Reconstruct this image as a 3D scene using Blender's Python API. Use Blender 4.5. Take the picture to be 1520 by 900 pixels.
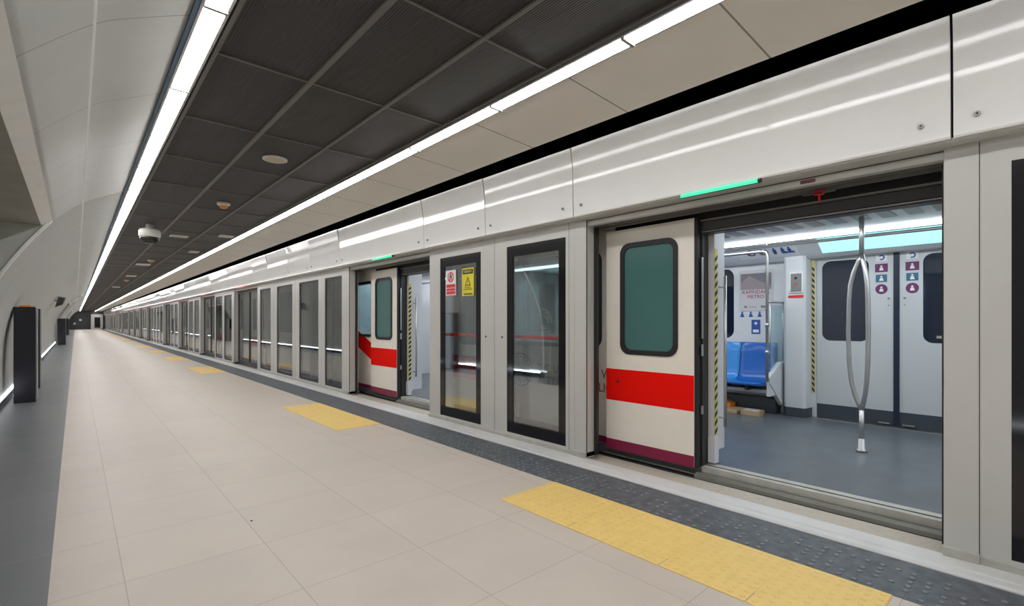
import bpy, math, random
from mathutils import Vector, Matrix
random.seed(4)
for o in list(bpy.data.objects): bpy.data.objects.remove(o)
SC = bpy.context.scene
COL = SC.collection
PI = math.pi
# ------------------------------------------------------------------ camera, world, exposure
cam_d = bpy.data.cameras.new('camera'); cam = bpy.data.objects.new('camera', cam_d); COL.objects.link(cam)
cam.location = (0, 0, 1.35); cam.rotation_euler = (PI/2, 0, -math.radians(41.908))
cam_d.sensor_width = 36; cam_d.lens = 722/1520*36; cam_d.shift_y = 27/1520; cam_d.clip_start = .02; cam_d.clip_end = 400
SC.camera = cam
W = bpy.data.worlds.new('world'); SC.world = W; W.use_nodes = True
W.node_tree.nodes['Background'].inputs[0].default_value = (.9, .95, 1, 1)
W.node_tree.nodes['Background'].inputs[1].default_value = .15
SC.view_settings.view_transform = 'Standard'; SC.view_settings.look = 'None'
SC.view_settings.exposure = 0.36; SC.view_settings.gamma = 1; SC.view_settings.use_curve_mapping = False
SC.cycles.max_bounces = 10; SC.cycles.diffuse_bounces = 5; SC.cycles.glossy_bounces = 5
SC.cycles.transparent_max_bounces = 24; SC.cycles.transmission_bounces = 6
SC.cycles.sample_clamp_indirect = 6; SC.cycles.use_denoising = True
SC.cycles.caustics_reflective = False; SC.cycles.caustics_refractive = False
STRIP = 16.0        # ceiling light strips
TUBE = 9.0          # train tubes
LEDB = 5.5          # skirting light

# ------------------------------------------------------------------ materials
def nt(name):
    m = bpy.data.materials.new(name); m.use_nodes = True
    return m, m.node_tree, m.node_tree.nodes['Principled BSDF']
def mat(name, col, rough=.5, metal=0, spec=.5, emit=0, noise=0, nscale=6, coat=0, bump=0, bscale=60):
    m, t, b = nt(name)
    b.inputs['Base Color'].default_value = (*col, 1); b.inputs['Roughness'].default_value = rough
    b.inputs['Metallic'].default_value = metal; b.inputs['Specular IOR Level'].default_value = spec
    b.inputs['Coat Weight'].default_value = coat; b.inputs['Coat Roughness'].default_value = .04
    if emit:
        b.inputs['Emission Color'].default_value = (*col, 1); b.inputs['Emission Strength'].default_value = emit
    tc = t.nodes.new('ShaderNodeTexCoord')
    if noise:
        n = t.nodes.new('ShaderNodeTexNoise'); n.inputs['Scale'].default_value = nscale; n.inputs['Detail'].default_value = 5
        t.links.new(tc.outputs['Object'], n.inputs['Vector'])
        r = t.nodes.new('ShaderNodeMapRange'); r.inputs[1].default_value = .3; r.inputs[2].default_value = .7
        r.inputs[3].default_value = 1-noise; r.inputs[4].default_value = 1+noise
        t.links.new(n.outputs['Fac'], r.inputs[0])
        v = t.nodes.new('ShaderNodeVectorMath'); v.operation = 'SCALE'; v.inputs[0].default_value = col
        t.links.new(r.outputs[0], v.inputs['Scale']); t.links.new(v.outputs[0], b.inputs['Base Color'])
    if bump:
        n = t.nodes.new('ShaderNodeTexNoise'); n.inputs['Scale'].default_value = bscale
        t.links.new(tc.outputs['Object'], n.inputs['Vector'])
        bp = t.nodes.new('ShaderNodeBump'); bp.inputs['Strength'].default_value = bump; bp.inputs['Distance'].default_value = .01
        t.links.new(n.outputs['Fac'], bp.inputs['Height']); t.links.new(bp.outputs[0], b.inputs['Normal'])
    return m
def M(t, op, a, b=None, c=None):
    n = t.nodes.new('ShaderNodeMath'); n.operation = op
    for i, x in enumerate((a, b, c)):
        if x is None: continue
        if isinstance(x, (int, float)): n.inputs[i].default_value = x
        else: t.links.new(x, n.inputs[i])
    return n.outputs[0]
def linemask(t, coord, off, per, w):
    f = M(t, 'FRACT', M(t, 'DIVIDE', M(t, 'SUBTRACT', coord, off), per))
    d = M(t, 'MULTIPLY', M(t, 'SUBTRACT', .5, M(t, 'ABSOLUTE', M(t, 'SUBTRACT', f, .5))), per)
    return M(t, 'LESS_THAN', d, w/2)
def tiled(name, col, jcol, rough, lines, noise=.06, nscale=3, corr=None, spec=.5, tint=None, stains=0, rn=0):
    """lines: list of (axis, offset, period, width)   corr: (axis, period, strength) fine ribs"""
    m, t, b = nt(name)
    g = t.nodes.new('ShaderNodeNewGeometry'); s = t.nodes.new('ShaderNodeSeparateXYZ'); t.links.new(g.outputs['Position'], s.inputs[0])
    mask = None
    for ax, off, per, w in lines:
        k = linemask(t, s.outputs[ax], off, per, w)
        mask = k if mask is None else M(t, 'MAXIMUM', mask, k)
    n = t.nodes.new('ShaderNodeTexNoise'); n.inputs['Scale'].default_value = nscale; n.inputs['Detail'].default_value = 7
    t.links.new(g.outputs['Position'], n.inputs['Vector'])
    r = t.nodes.new('ShaderNodeMapRange'); r.inputs[1].default_value = .3; r.inputs[2].default_value = .7
    r.inputs[3].default_value = 1-noise; r.inputs[4].default_value = 1+noise; t.links.new(n.outputs['Fac'], r.inputs[0])
    v = t.nodes.new('ShaderNodeVectorMath'); v.operation = 'SCALE'; v.inputs[0].default_value = col
    t.links.new(r.outputs[0], v.inputs['Scale'])
    out = v.outputs[0]
    if tint:   # each tile a slightly different tone
        ax1, o1, p1, ax2, o2, p2, amt = tint
        c = t.nodes.new('ShaderNodeCombineXYZ')
        t.links.new(M(t, 'FLOOR', M(t, 'DIVIDE', M(t, 'SUBTRACT', s.outputs[ax1], o1), p1)), c.inputs[0])
        t.links.new(M(t, 'FLOOR', M(t, 'DIVIDE', M(t, 'SUBTRACT', s.outputs[ax2], o2), p2)), c.inputs[1])
        wn = t.nodes.new('ShaderNodeTexWhiteNoise'); t.links.new(c.outputs[0], wn.inputs['Vector'])
        k = M(t, 'ADD', M(t, 'MULTIPLY', wn.outputs['Value'], 2*amt), 1-amt)
        v2 = t.nodes.new('ShaderNodeVectorMath'); v2.operation = 'SCALE'; t.links.new(out, v2.inputs[0]); t.links.new(k, v2.inputs['Scale']); out = v2.outputs[0]
    if stains:
        n3 = t.nodes.new('ShaderNodeTexNoise'); n3.inputs['Scale'].default_value = 1.1; n3.inputs['Detail'].default_value = 9; n3.inputs['Roughness'].default_value = .7
        t.links.new(g.outputs['Position'], n3.inputs['Vector'])
        r3 = t.nodes.new('ShaderNodeMapRange'); r3.inputs[1].default_value = .55; r3.inputs[2].default_value = .8
        r3.inputs[3].default_value = 1; r3.inputs[4].default_value = 1-stains; t.links.new(n3.outputs['Fac'], r3.inputs[0])
        v3 = t.nodes.new('ShaderNodeVectorMath'); v3.operation = 'SCALE'; t.links.new(out, v3.inputs[0]); t.links.new(r3.outputs[0], v3.inputs['Scale']); out = v3.outputs[0]
    if mask is not None:
        mx = t.nodes.new('ShaderNodeMix'); mx.data_type = 'RGBA'; t.links.new(mask, mx.inputs[0]); t.links.new(out, mx.inputs[6])
        mx.inputs[7].default_value = (*jcol, 1); out = mx.outputs[2]
    t.links.new(out, b.inputs['Base Color'])
    b.inputs['Roughness'].default_value = rough; b.inputs['Specular IOR Level'].default_value = spec
    if rn:
        r4 = t.nodes.new('ShaderNodeMapRange'); r4.inputs[1].default_value = .3; r4.inputs[2].default_value = .7
        r4.inputs[3].default_value = rough-rn; r4.inputs[4].default_value = rough+rn; t.links.new(n.outputs['Fac'], r4.inputs[0])
        t.links.new(r4.outputs[0], b.inputs['Roughness'])
    if corr:
        ax, per, st = corr
        w = M(t, 'SINE', M(t, 'MULTIPLY', s.outputs[ax], 2*PI/per))
        bp = t.nodes.new('ShaderNodeBump'); bp.inputs['Strength'].default_value = st; bp.inputs['Distance'].default_value = .004
        t.links.new(w, bp.inputs['Height']); t.links.new(bp.outputs[0], b.inputs['Normal'])
    return m
def glassmat(name, tint=(1, 1, 1), refl=1.0, base=.05):
    m = bpy.data.materials.new(name); m.use_nodes = True; t = m.node_tree; t.nodes.clear()
    o = t.nodes.new('ShaderNodeOutputMaterial'); a = t.nodes.new('ShaderNodeBsdfTransparent'); a.inputs[0].default_value = (*tint, 1)
    g = t.nodes.new('ShaderNodeBsdfGlossy'); g.inputs['Roughness'].default_value = .01; g.inputs[0].default_value = (.95, .97, 1, 1)
    f = t.nodes.new('ShaderNodeFresnel'); f.inputs[0].default_value = 1.5
    k = M(t, 'MINIMUM', M(t, 'MULTIPLY', f.outputs[0], refl), 1.0)
    x = t.nodes.new('ShaderNodeMixShader'); t.links.new(k, x.inputs[0]); t.links.new(a.outputs[0], x.inputs[1]); t.links.new(g.outputs[0], x.inputs[2])
    t.links.new(x.outputs[0], o.inputs[0]); return m

m_floor = tiled('beige_floor_tiles', (.615, .545, .472), (.41, .36, .31), .45, [(0, .19, .667, .004), (1, .49, .68, .004)], noise=.04, nscale=2.5, tint=(0, .19, .667, 1, .49, .68, .018), stains=.08, rn=.06)
m_slate = tiled('slate_walk_tiles', (.145, .155, .16), (.24, .25, .26), .36, [(1, .49, .68, .005)], noise=.05, nscale=4, tint=(1, .49, .68, 1, .49, .68, .06), stains=.1, rn=.02)
m_tact = tiled('dark_tactile_slate', (.10, .115, .13), (.06, .06, .07), .5, [(1, .49, .34, .003)], noise=.35, nscale=14, stains=.3)
m_stud_dark = mat('worn_dark_studs', (.21, .225, .235), .5, noise=.3, nscale=20)
m_yel = mat('yellow_tactile', (.88, .63, .205), .5, noise=.04, nscale=12)
m_dot = mat('black_speck', (.02, .02, .02), .6)
m_ceil = tiled('charcoal_ceiling_panels', (.054, .049, .048), (.02, .02, .02), .55, [], noise=.08, nscale=1.4, corr=(0, .016, .55), tint=(0, .65, .59, 1, 3.53-1.25, 1.25, .12), spec=.35)
m_tbar = mat('ceiling_grid_bar', (.17, .16, .145), .5)
m_beige = tiled('ribbed_beige_panels', (.76, .72, .65), (.26, .24, .21), .55, [(1, 1.19, 1.065, .012)], noise=.015, corr=(1, .02, .06))
m_vault = tiled('perforated_grey_vault_panels', (.48, .487, .467), (.335, .335, .325), .5, [(1, 3.19, 1.245, .012)], noise=.02, corr=(1, .022, .12), spec=.4)
m_vseam = mat('pale_vault_seam', (.80, .80, .78), .5)
m_trimL = mat('recess_trim_grey', (.82, .83, .80), .4, noise=.03)
m_soffit = mat('recess_soffit_plaster', (.33, .32, .28), .8, noise=.08, nscale=3)
m_recwall = mat('recess_wall_plaster', (.52, .54, .50), .7, noise=.06, nscale=2)
m_black = mat('black_void', (.016, .02, .024), .7)
m_hdr = mat('gloss_white_header_paint', (.86, .86, .845), .06, spec=.28, noise=.015, nscale=2)
m_psd = mat('satin_grey_frame_paint', (.61, .605, .58), .28, noise=.015, nscale=3)
m_joint = mat('dark_joint', (.10, .10, .10), .6)
m_sill = mat('worn_sill_steel', (.48, .475, .43), .5, noise=.13, nscale=9)
m_sillw = mat('bright_sill_edge', (.68, .69, .68), .4, noise=.04)
m_sand = mat('sandy_threshold', (.50, .46, .39), .75, noise=.10, nscale=55)
m_blackg = mat('black_glass_border', (.012, .012, .014), .08)
m_rub = mat('black_rubber', (.02, .02, .022), .5)
m_glass = glassmat('screen_glass', (.97, .985, .98), .62)
m_glassd = glassmat('smoked_screen_glass', (.88, .895, .88), .8)
m_step = mat('dull_step_aluminium', (.20, .20, .175), .55, metal=.3, noise=.08)
m_steel = mat('brushed_steel', (.56, .56, .56), .34, metal=1, noise=.05)
m_bolt = mat('steel_bolt', (.3, .3, .3), .35, metal=1)
m_strip = mat('light_diffuser', (1, .985, .99), .5, emit=STRIP)
m_lframe = mat('light_housing', (.30, .29, .28), .5)
m_blueg = mat('bluish_gap_trim', (.12, .22, .33), .5)
m_ledb = mat('skirting_light', (.93, .96, 1), .5, emit=LEDB)
m_skirt = mat('dark_skirting', (.03, .033, .045), .35)
m_green = mat('green_status_lamp', (.05, .62, .30), .4, emit=1.15)
m_redl = mat('red_status_lamp', (.9, .05, .05), .4, emit=1.6)
m_cream = mat('cream_train_paint', (.95, .90, .81), .3, noise=.015)
m_red = mat('red_stripe', (.95, .008, .004), .6, spec=.08)
m_maroon = mat('maroon_skirt', (.26, .012, .065), .4)
m_teal = mat('dark_teal_train_glass', (.075, .19, .185), .05, spec=.8)
m_twin = glassmat('train_window_glass', (.80, .95, .96), .6)
m_white = mat('train_white_lining', (.70, .715, .745), .35, noise=.01)
m_tdoor = mat('train_door_grey_white', (.60, .62, .64), .3)
m_tfloor = mat('blue_grey_train_floor', (.12, .135, .15), .30, noise=.14, nscale=3.5)
m_kick = mat('dark_kick_band', (.055, .065, .085), .4)
m_seam = mat('navy_door_seal', (.012, .02, .045), .4)
m_dkwin = mat('night_window_glass', (.012, .02, .04), .05, spec=.7)
m_seatb = mat('blue_seat_plastic', (.01, .13, .50), .25)
m_seatl = mat('light_blue_seat_plastic', (.04, .27, .70), .22)
m_screen = mat('aqua_screen', (.42, .92, .95), .4, emit=.75)
m_tube = mat('train_tube', (.9, .96, 1), .5, emit=TUBE)
m_cyang = glassmat('partition_glass', (.90, .985, .98), .5)
m_mech = mat('black_mechanism', (.025, .024, .024), .4)
m_rail = mat('dull_rail', (.34, .33, .31), .4, metal=.6)
m_yels = mat('sign_yellow', (.80, .70, .04), .5)
m_wht = mat('sign_white', (.8, .8, .8), .5)
m_sred = mat('sign_red', (.75, .03, .04), .5)
m_sblk = mat('sign_black', (.02, .02, .02), .5)
m_blue = mat('sign_blue', (.03, .09, .36), .5)
m_purp = mat('sign_purple', (.16, .025, .12), .5)
m_txt = mat('maroon_lettering', (.36, .05, .09), .5)
m_frost = mat('frosted_lettering', (.62, .66, .66), .6)
m_browne = mat('brown_emblem', (.30, .22, .20), .6)
m_gold = mat('hazard_yellow', (.72, .60, .16), .5)
m_card = mat('cardboard', (.50, .36, .22), .8, noise=.1)
m_wood = mat('pale_wood', (.55, .42, .28), .7, noise=.1)
m_orange = mat('orange_plastic', (.85, .28, .03), .4)
m_tot = mat('black_totem_panel', (.012, .012, .02), .22)
m_totw = mat('white_totem_edge', (.6, .62, .66), .4)
m_devw = mat('device_white', (.72, .70, .64), .5)
m_grey = mat('device_grey', (.22, .22, .22), .4)
m_dome = mat('dome_glass', (.02, .02, .02), .05)
m_dkwall = mat('far_wall_dark', (.05, .052, .055), .6)
m_adp = mat('poster_grey', (.22, .21, .24), .5)
m_adl = mat('poster_pale', (.62, .60, .62), .5)
m_tunnel = mat('tunnel_concrete', (.06, .06, .058), .9, noise=.1)

# ------------------------------------------------------------------ mesh builder
class MB:
    merge = True
    def __init__(s): s.v = []; s.f = []; s.sm = []
    def face(s, idx, smooth=False): s.f.append(idx); s.sm.append(smooth)
    def box(s, x0, x1, y0, y1, z0, z1, c=0.0):
        if x1 < x0: x0, x1 = x1, x0
        if y1 < y0: y0, y1 = y1, y0
        if z1 < z0: z0, z1 = z1, z0
        b = len(s.v)
        if c <= 0:
            s.v += [(x, y, z) for z in (z0, z1) for y in (y0, y1) for x in (x0, x1)]
            for q in ((0, 2, 3, 1), (4, 5, 7, 6), (0, 1, 5, 4), (2, 6, 7, 3), (0, 4, 6, 2), (1, 3, 7, 5)): s.face([b+i for i in q])
            return s
        c = min(c, (x1-x0)*.45, (y1-y0)*.45, (z1-z0)*.45)     # chamfered box
        P = {}
        L = ((x0, x1), (y0, y1), (z0, z1))
        for sx in (0, 1):
            for sy in (0, 1):
                for sz in (0, 1):
                    for ax in range(3):
                        p = [L[0][sx], L[1][sy], L[2][sz]]
                        for a in range(3):
                            if a != ax: p[a] += c if (sx, sy, sz)[a] == 0 else -c
                        P[(sx, sy, sz, ax)] = len(s.v); s.v.append(tuple(p))
        def K(ax, sd, i, j):
            k = [0, 0, 0]; k[ax] = sd; o = [a for a in range(3) if a != ax]; k[o[0]] = i; k[o[1]] = j
            return tuple(k)
        for ax in range(3):
            for sd in (0, 1):
                q = [P[(*K(ax, sd, i, j), ax)] for i, j in ((0, 0), (1, 0), (1, 1), (0, 1))]
                s.face(q)
        for ax in range(3):
            o = [a for a in range(3) if a != ax]
            for i in (0, 1):
                for j in (0, 1):
                    k0 = [0, 0, 0]; k0[o[0]] = i; k0[o[1]] = j; k1 = list(k0); k1[ax] = 1
                    s.face([P[(*k0, o[0])], P[(*k0, o[1])], P[(*k1, o[1])], P[(*k1, o[0])]])
        for sx in (0, 1):
            for sy in (0, 1):
                for sz in (0, 1): s.face([P[(sx, sy, sz, a)] for a in range(3)])
        return s
    def tube(s, pts, r, n=10, cap=True):
        pts = [Vector(p) for p in pts]; rr = r if isinstance(r, (list, tuple)) else [r]*len(pts)
        rings = []; up = None
        for i, p in enumerate(pts):
            d = (pts[min(i+1, len(pts)-1)]-pts[max(i-1, 0)]).normalized()
            if up is None: up = Vector((0, 0, 1)) if abs(d.z) < .9 else Vector((1, 0, 0))
            a = d.cross(up).normalized(); b = d.cross(a).normalized(); up = -b if b.dot(up) < 0 else b
            a = d.cross(up).normalized(); b = up
            b0 = len(s.v)
            for k in range(n):
                t = 2*PI*k/n; s.v.append(tuple(p + a*math.cos(t)*rr[i] + b*math.sin(t)*rr[i]))
            rings.append(b0)
        for q in range(len(rings)-1):
            for k in range(n):
                s.face([rings[q]+k, rings[q]+(k+1) % n, rings[q+1]+(k+1) % n, rings[q+1]+k], True)
        if cap:
            s.face([rings[0]+k for k in range(n)][::-1]); s.face([rings[-1]+k for k in range(n)])
        return s
    def lathe(s, cx, cy, prof, n=24):       # prof: (r,z)
        rings = []
        for r, z in prof:
            b = len(s.v); rings.append(b)
            for k in range(n): s.v.append((cx+r*math.cos(2*PI*k/n), cy+r*math.sin(2*PI*k/n), z))
        for q in range(len(rings)-1):
            for k in range(n): s.face([rings[q]+k, rings[q]+(k+1) % n, rings[q+1]+(k+1) % n, rings[q+1]+k], True)
        s.face([rings[0]+k for k in range(n)]); s.face([rings[-1]+k for k in range(n)])
        return s
    def prism_y(s, sec, y0, y1, smooth=False):     # section in xz
        n = len(sec); b = len(s.v)
        s.v += [(x, y0, z) for x, z in sec]+[(x, y1, z) for x, z in sec]
        for k in range(n): s.face([b+k, b+(k+1) % n, b+n+(k+1) % n, b+n+k], smooth)
        s.face([b+k for k in range(n)]); s.face([b+n+k for k in range(n)][::-1]); return s
    def prism_x(s, sec, x0, x1):                    # section in yz
        n = len(sec); b = len(s.v)
        s.v += [(x0, y, z) for y, z in sec]+[(x1, y, z) for y, z in sec]
        for k in range(n): s.face([b+k, b+(k+1) % n, b+n+(k+1) % n, b+n+k])
        s.face([b+k for k in range(n)]); s.face([b+n+k for k in range(n)][::-1]); return s
    def prism_z(s, sec, z0, z1):
        n = len(sec); b = len(s.v)
        s.v += [(x, y, z0) for x, y in sec]+[(x, y, z1) for x, y in sec]
        for k in range(n): s.face([b+k, b+(k+1) % n, b+n+(k+1) % n, b+n+k])
        s.face([b+k for k in range(n)]); s.face([b+n+k for k in range(n)][::-1]); return s
    def ring_x(s, o, i, x0, x1):                    # two loops (same count) in yz, extruded along x
        n = len(o); b = len(s.v)
        for L in (o, i):
            for x in (x0, x1): s.v += [(x, y, z) for y, z in L]
        O0, O1, I0, I1 = b, b+n, b+2*n, b+3*n
        for k in range(n):
            j = (k+1) % n
            s.face([O0+k, O0+j, I0+j, I0+k]); s.face([O1+k, I1+k, I1+j, O1+j])
            s.face([O0+k, O1+k, O1+j, O0+j]); s.face([I0+k, I0+j, I1+j, I1+k])
        return s
    def build(s, name, m, parent=None, at=(0, 0, 0)):
        me = bpy.data.meshes.new(name)
        me.from_pydata([(x-at[0], y-at[1], z-at[2]) for x, y, z in s.v], [], s.f)
        for p, q in zip(me.polygons, s.sm): p.use_smooth = q
        import bmesh
        bm = bmesh.new(); bm.from_mesh(me)
        if s.merge:
            bmesh.ops.remove_doubles(bm, verts=bm.verts, dist=1e-6)
            bmesh.ops.recalc_face_normals(bm, faces=bm.faces)
        bm.to_mesh(me); bm.free()
        me.materials.append(m)
        o = bpy.data.objects.new(name, me); COL.objects.link(o)
        if parent is not None: o.parent = parent
        else: o.location = at
        return o
def rr(y0, y1, z0, z1, r, n=6):
    P = []
    for cy, cz, a0 in ((y1-r, z1-r, 0), (y0+r, z1-r, PI/2), (y0+r, z0+r, PI), (y1-r, z0+r, 1.5*PI)):
        for k in range(n+1):
            a = a0+PI/2*k/n; P.append((cy+r*math.cos(a), cz+r*math.sin(a)))
    return P
def rect_like(y0, y1, z0, z1, n=6):
    P = []
    for cy, cz in ((y1, z1), (y0, z1), (y0, z0), (y1, z0)): P += [(cy, cz)]*(n+1)
    return P
def box(*a, c=0.0): return MB().box(*a, c=c)
def tag(o, label, cat, group=None):
    o['label'] = label; o['category'] = cat
    if group: o['group'] = group
    return o
def thing(name, loc, label, cat, group=None):
    o = bpy.data.objects.new(name, None); COL.objects.link(o); o.location = loc; o.empty_display_size = .1
    return tag(o, label, cat, group)
def part(mb, name, m, par):      # world-coordinates mesh under an unrotated empty
    a = par
    loc = Vector((0, 0, 0))
    while a is not None: loc = loc + a.location; a = a.parent
    return mb.build(name, m, par, at=tuple(loc))
def struct(mb, name, m, at=(0, 0, 0)):
    o = mb.build(name, m, None, at); o['kind'] = 'structure'; return o
def dup(root, dy, label=None, group=None, dx=0):
    r = root.copy(); COL.objects.link(r); r.location = root.location + Vector((dx, dy, 0))
    if label: r['label'] = label
    if group: r['group'] = group
    def rec(a, b):
        for ch in a.children:
            c = ch.copy(); COL.objects.link(c); c.parent = b; rec(ch, c)
    rec(root, r); return r
def text(body, size, m, name, par, origin, xdir, up=(0, 0, 1), depth=.002, align='CENTER', sx=1.0):
    cu = bpy.data.curves.new(name, 'FONT'); cu.body = body; cu.size = size; cu.align_x = align; cu.align_y = 'CENTER'; cu.extrude = depth
    cu.space_line = .95
    tmp = bpy.data.objects.new('tmp', cu); COL.objects.link(tmp)
    dg = bpy.context.evaluated_depsgraph_get(); me = bpy.data.meshes.new_from_object(tmp.evaluated_get(dg))
    bpy.data.objects.remove(tmp)
    X = Vector(xdir).normalized(); U = Vector(up); Z = X.cross(U)
    loc = Vector((0, 0, 0)); a = par
    while a is not None: loc += a.location; a = a.parent
    Mx = Matrix(((X.x*sx, U.x, Z.x, origin[0]-loc.x), (X.y*sx, U.y, Z.y, origin[1]-loc.y), (X.z*sx, U.z, Z.z, origin[2]-loc.z), (0, 0, 0, 1)))
    me.transform(Mx); me.materials.clear(); me.materials.append(m)
    o = bpy.data.objects.new(name, me); COL.objects.link(o); o.parent = par; return o
FACE = (0, -1, 0)      # reading direction on faces seen from the platform (towards -y is to the right)

# ------------------------------------------------------------------ setting
YB, YE = -4.5, 107.0
ORD = ['nearest', 'second', 'third', 'fourth', 'fifth', 'sixth', 'seventh', 'eighth', 'ninth', 'tenth', 'eleventh', 'twelfth']
struct(box(-.10, 2.99, YB, YE, -.2, 0), 'floor', m_floor)
struct(box(-3.2, -.10, YB, YE, -.2, 0), 'trim_1', m_slate)
struct(box(2.99, 3.46, YB, YE, -.2, .001), 'trim_2', m_tact)
struct(MB().prism_y([(3.46, -.2), (3.46, .008), (3.475, .018), (3.535, .018), (3.545, .024), (3.68, .026), (3.69, .012), (3.69, -.2)], YB, YE), 'trim_3', m_sillw)
struct(box(3.69, 3.98, YB, YE, -.25, .008), 'trim_4', m_sand)
# tunnel behind the screen
struct(box(3.98, 7.9, YB-1, YE+1, -1.3, -1.2), 'trim_5', m_tunnel)
struct(box(7.8, 7.9, YB-1, YE+1, -1.2, 4.2), 'wall_right', m_tunnel)
struct(box(3.98, 7.9, YB-1, YB-.9, -1.2, 4.2), 'wall_tunnel_back', m_tunnel)
struct(box(3.98, 7.9, YE+.9, YE+1, -1.2, 4.2), 'wall_tunnel_far', m_tunnel)
struct(box(2.9, 7.9, YB-1, YE+1, 3.55, 3.65), 'trim_6', m_black)
struct(box(3.98, 4.0, YB-1, YE+1, -1.2, -.25), 'trim_7', m_tunnel)
# ceiling
struct(box(.64, 2.38, YB, YE, 3.05, 3.12), 'ceiling', m_ceil)
gb = MB()
for x, w in ((.655, .025), (1.24, .035), (1.82, .03), (2.365, .02)): gb.box(x-w/2, x+w/2, YB, YE, 3.035, 3.0502)
struct(gb, 'trim_8', m_tbar)
gb = MB(); y = 3.53-1.25*6
while y < YE:
    if y > YB: gb.box(.655, 2.37, y-.008, y+.008, 3.041, 3.0503)
    y += 1.25
struct(gb, 'trim_9', m_tbar)
# sloping beige panels, black gap above the header
struct(MB().prism_y([(2.548, 3.045), (3.25, 3.004), (3.25, 3.034), (2.548, 3.08)], YB, YE), 'trim_10', m_beige)
struct(MB().prism_y([(3.24, 3.03), (3.24, 3.6), (3.21, 3.6), (3.21, 3.04)], YB, YE), 'trim_11', m_black)
struct(box(.3, 3.0, YB, YE, 3.3, 3.35), 'trim_12', m_black)
# vault
V = [(.475, 3.045), (.29, 2.955), (.07, 2.83), (-.21, 2.56), (-.43, 2.24), (-.64, 1.87), (-.76, 1.58), (-.83, 1.3), (-.875, .95), (-.888, .5), (-.885, .12)]
def smooth_curve(P, n=5):
    R = []
    for i in range(len(P)-1):
        p0 = P[max(i-1, 0)]; p1 = P[i]; p2 = P[i+1]; p3 = P[min(i+2, len(P)-1)]
        for k in range(n):
            t = k/n
            R.append(tuple(.5*((2*p1[a])+(-p0[a]+p2[a])*t+(2*p0[a]-5*p1[a]+4*p2[a]-p3[a])*t*t+(-p0[a]+3*p1[a]-3*p2[a]+p3[a])*t**3) for a in (0, 1)))
    R.append(P[-1]); return R
def strip(C, y0, y1, th=.05):
    mb = MB(); n = len(C); O = []
    for i, (x, z) in enumerate(C):
        a = C[max(i-1, 0)]; b = C[min(i+1, n-1)]; dx, dz = b[0]-a[0], b[1]-a[1]; l = math.hypot(dx, dz)
        O.append((x+dz/l*th, z-dx/l*th))
    b = 0
    for y in (y0, y1): mb.v += [(x, y, z) for x, z in C]+[(x, y, z) for x, z in O]
    N = 2*n
    for i in range(n-1):
        mb.face([i, i+1, N+i+1, N+i], True); mb.face([n+i, N+n+i, N+n+i+1, n+i+1], True)
        for q in (0, N): mb.face([q+i, q+n+i, q+n+i+1, q+i+1])
    for i in (0, n-1): mb.face([i, N+i, N+n+i, n+i])
    return mb
Cf = smooth_curve(V); Ct = smooth_curve(V[:4])
REC = [(2.0, 8.1), (39.0, 47.0), (70, 78)]
segs = []; y = YB
for a, b in REC: segs.append((y, a)); y = b
segs.append((y, YE))
k = 0
NM = ['wall_left', 'wall_left_middle', 'wall_left_far', 'wall_left_end']
for (a, b), nm in zip(segs, NM): struct(strip(Cf, a, b), nm, m_vault)
struct(strip(Ct, 2.0, 8.1), 'wall_left_upper', m_vault)
struct(strip(Ct, 39, 47), 'wall_left_upper_middle', m_vault); struct(strip(Ct, 70, 78), 'wall_left_upper_far', m_vault)
sm_ = MB()
sm_.prism_y([(.064, 2.8245), (.077, 2.832), (.076, 2.838), (.062, 2.830)], YB, YE)
struct(sm_, 'trim_13', m_vseam)
for i, (a, b) in enumerate(REC):
    struct(MB().prism_y([(-.203, 2.562), (-.305, 2.496), (-.325, 2.52), (-.22, 2.585)], a, b), 'trim_%d' % (14+3*i), m_trimL)
    struct(box(-3.2, -.305, a, b, 2.50, 2.56), 'trim_%d' % (15+3*i), m_soffit)
    e = strip(smooth_curve(V[3:]), b-.02, b+.02, .03)
    e.v = [(x+.006, y_, z) for x, y_, z in e.v]
    struct(e, 'trim_%d' % (16+3*i), m_trimL)
    sec = [(x, z) for x, z in smooth_curve(V[3:])]
    poly = [(-3.2, 0), (-3.2, 2.6)]+[(x-.01, z) for x, z in sec]+[(-.885, 0)]
    struct(MB().prism_y(poly, b+.004, b+.034), 'wall_recess_%s' % ['near', 'middle', 'far'][i], m_recwall)
    struct(MB().prism_y(poly, a-.03, a), 'wall_recess_front_%s' % ['near', 'middle', 'far'][i], m_recwall)
struct(box(-3.3, -3.2, YB, YE, -.2, 3.2), 'wall_recess_back', m_recwall)
for i, (a, b) in enumerate(segs):
    struct(box(-.92, -.878, a, b, 0, .1), 'baseboard_left_%s' % ['front', 'near', 'far', 'end'][i], m_skirt)
# end walls
struct(box(-3.3, 4.0, YE, YE+.1, -.2, 3.6), 'wall_far', m_dkwall)
struct(box(-3.3, 4.0, YB-.1, YB, -.2, 3.6), 'wall_back', m_recwall)

# skirting light lines
lb = None
segL = [(YB+.2, 2.0), (8.2, 20.0), (20.02, 39.0), (47, 70), (78, 106)]
lab = ['white light line at the foot of the left wall beside the camera', 'white light line on the skirting behind the nearest black totem', 'white light line on the skirting between the nearest and second totem',
       'white light line on the skirting past the second totem', 'white light line on the skirting at the far platform end']
for (a, b), L in zip(segL, lab):
    t = thing('skirting_light', (-.85, a, .1), L, 'light', 'light lines along the foot of the left wall')
    part(box(-.883, -.853, a, b, .102, .108), 'housing', m_lframe, t)
    part(MB().prism_y([(-.881, .108), (-.857, .108), (-.857, .134), (-.881, .140)], a, b), 'diffuser', m_ledb, t)

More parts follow.
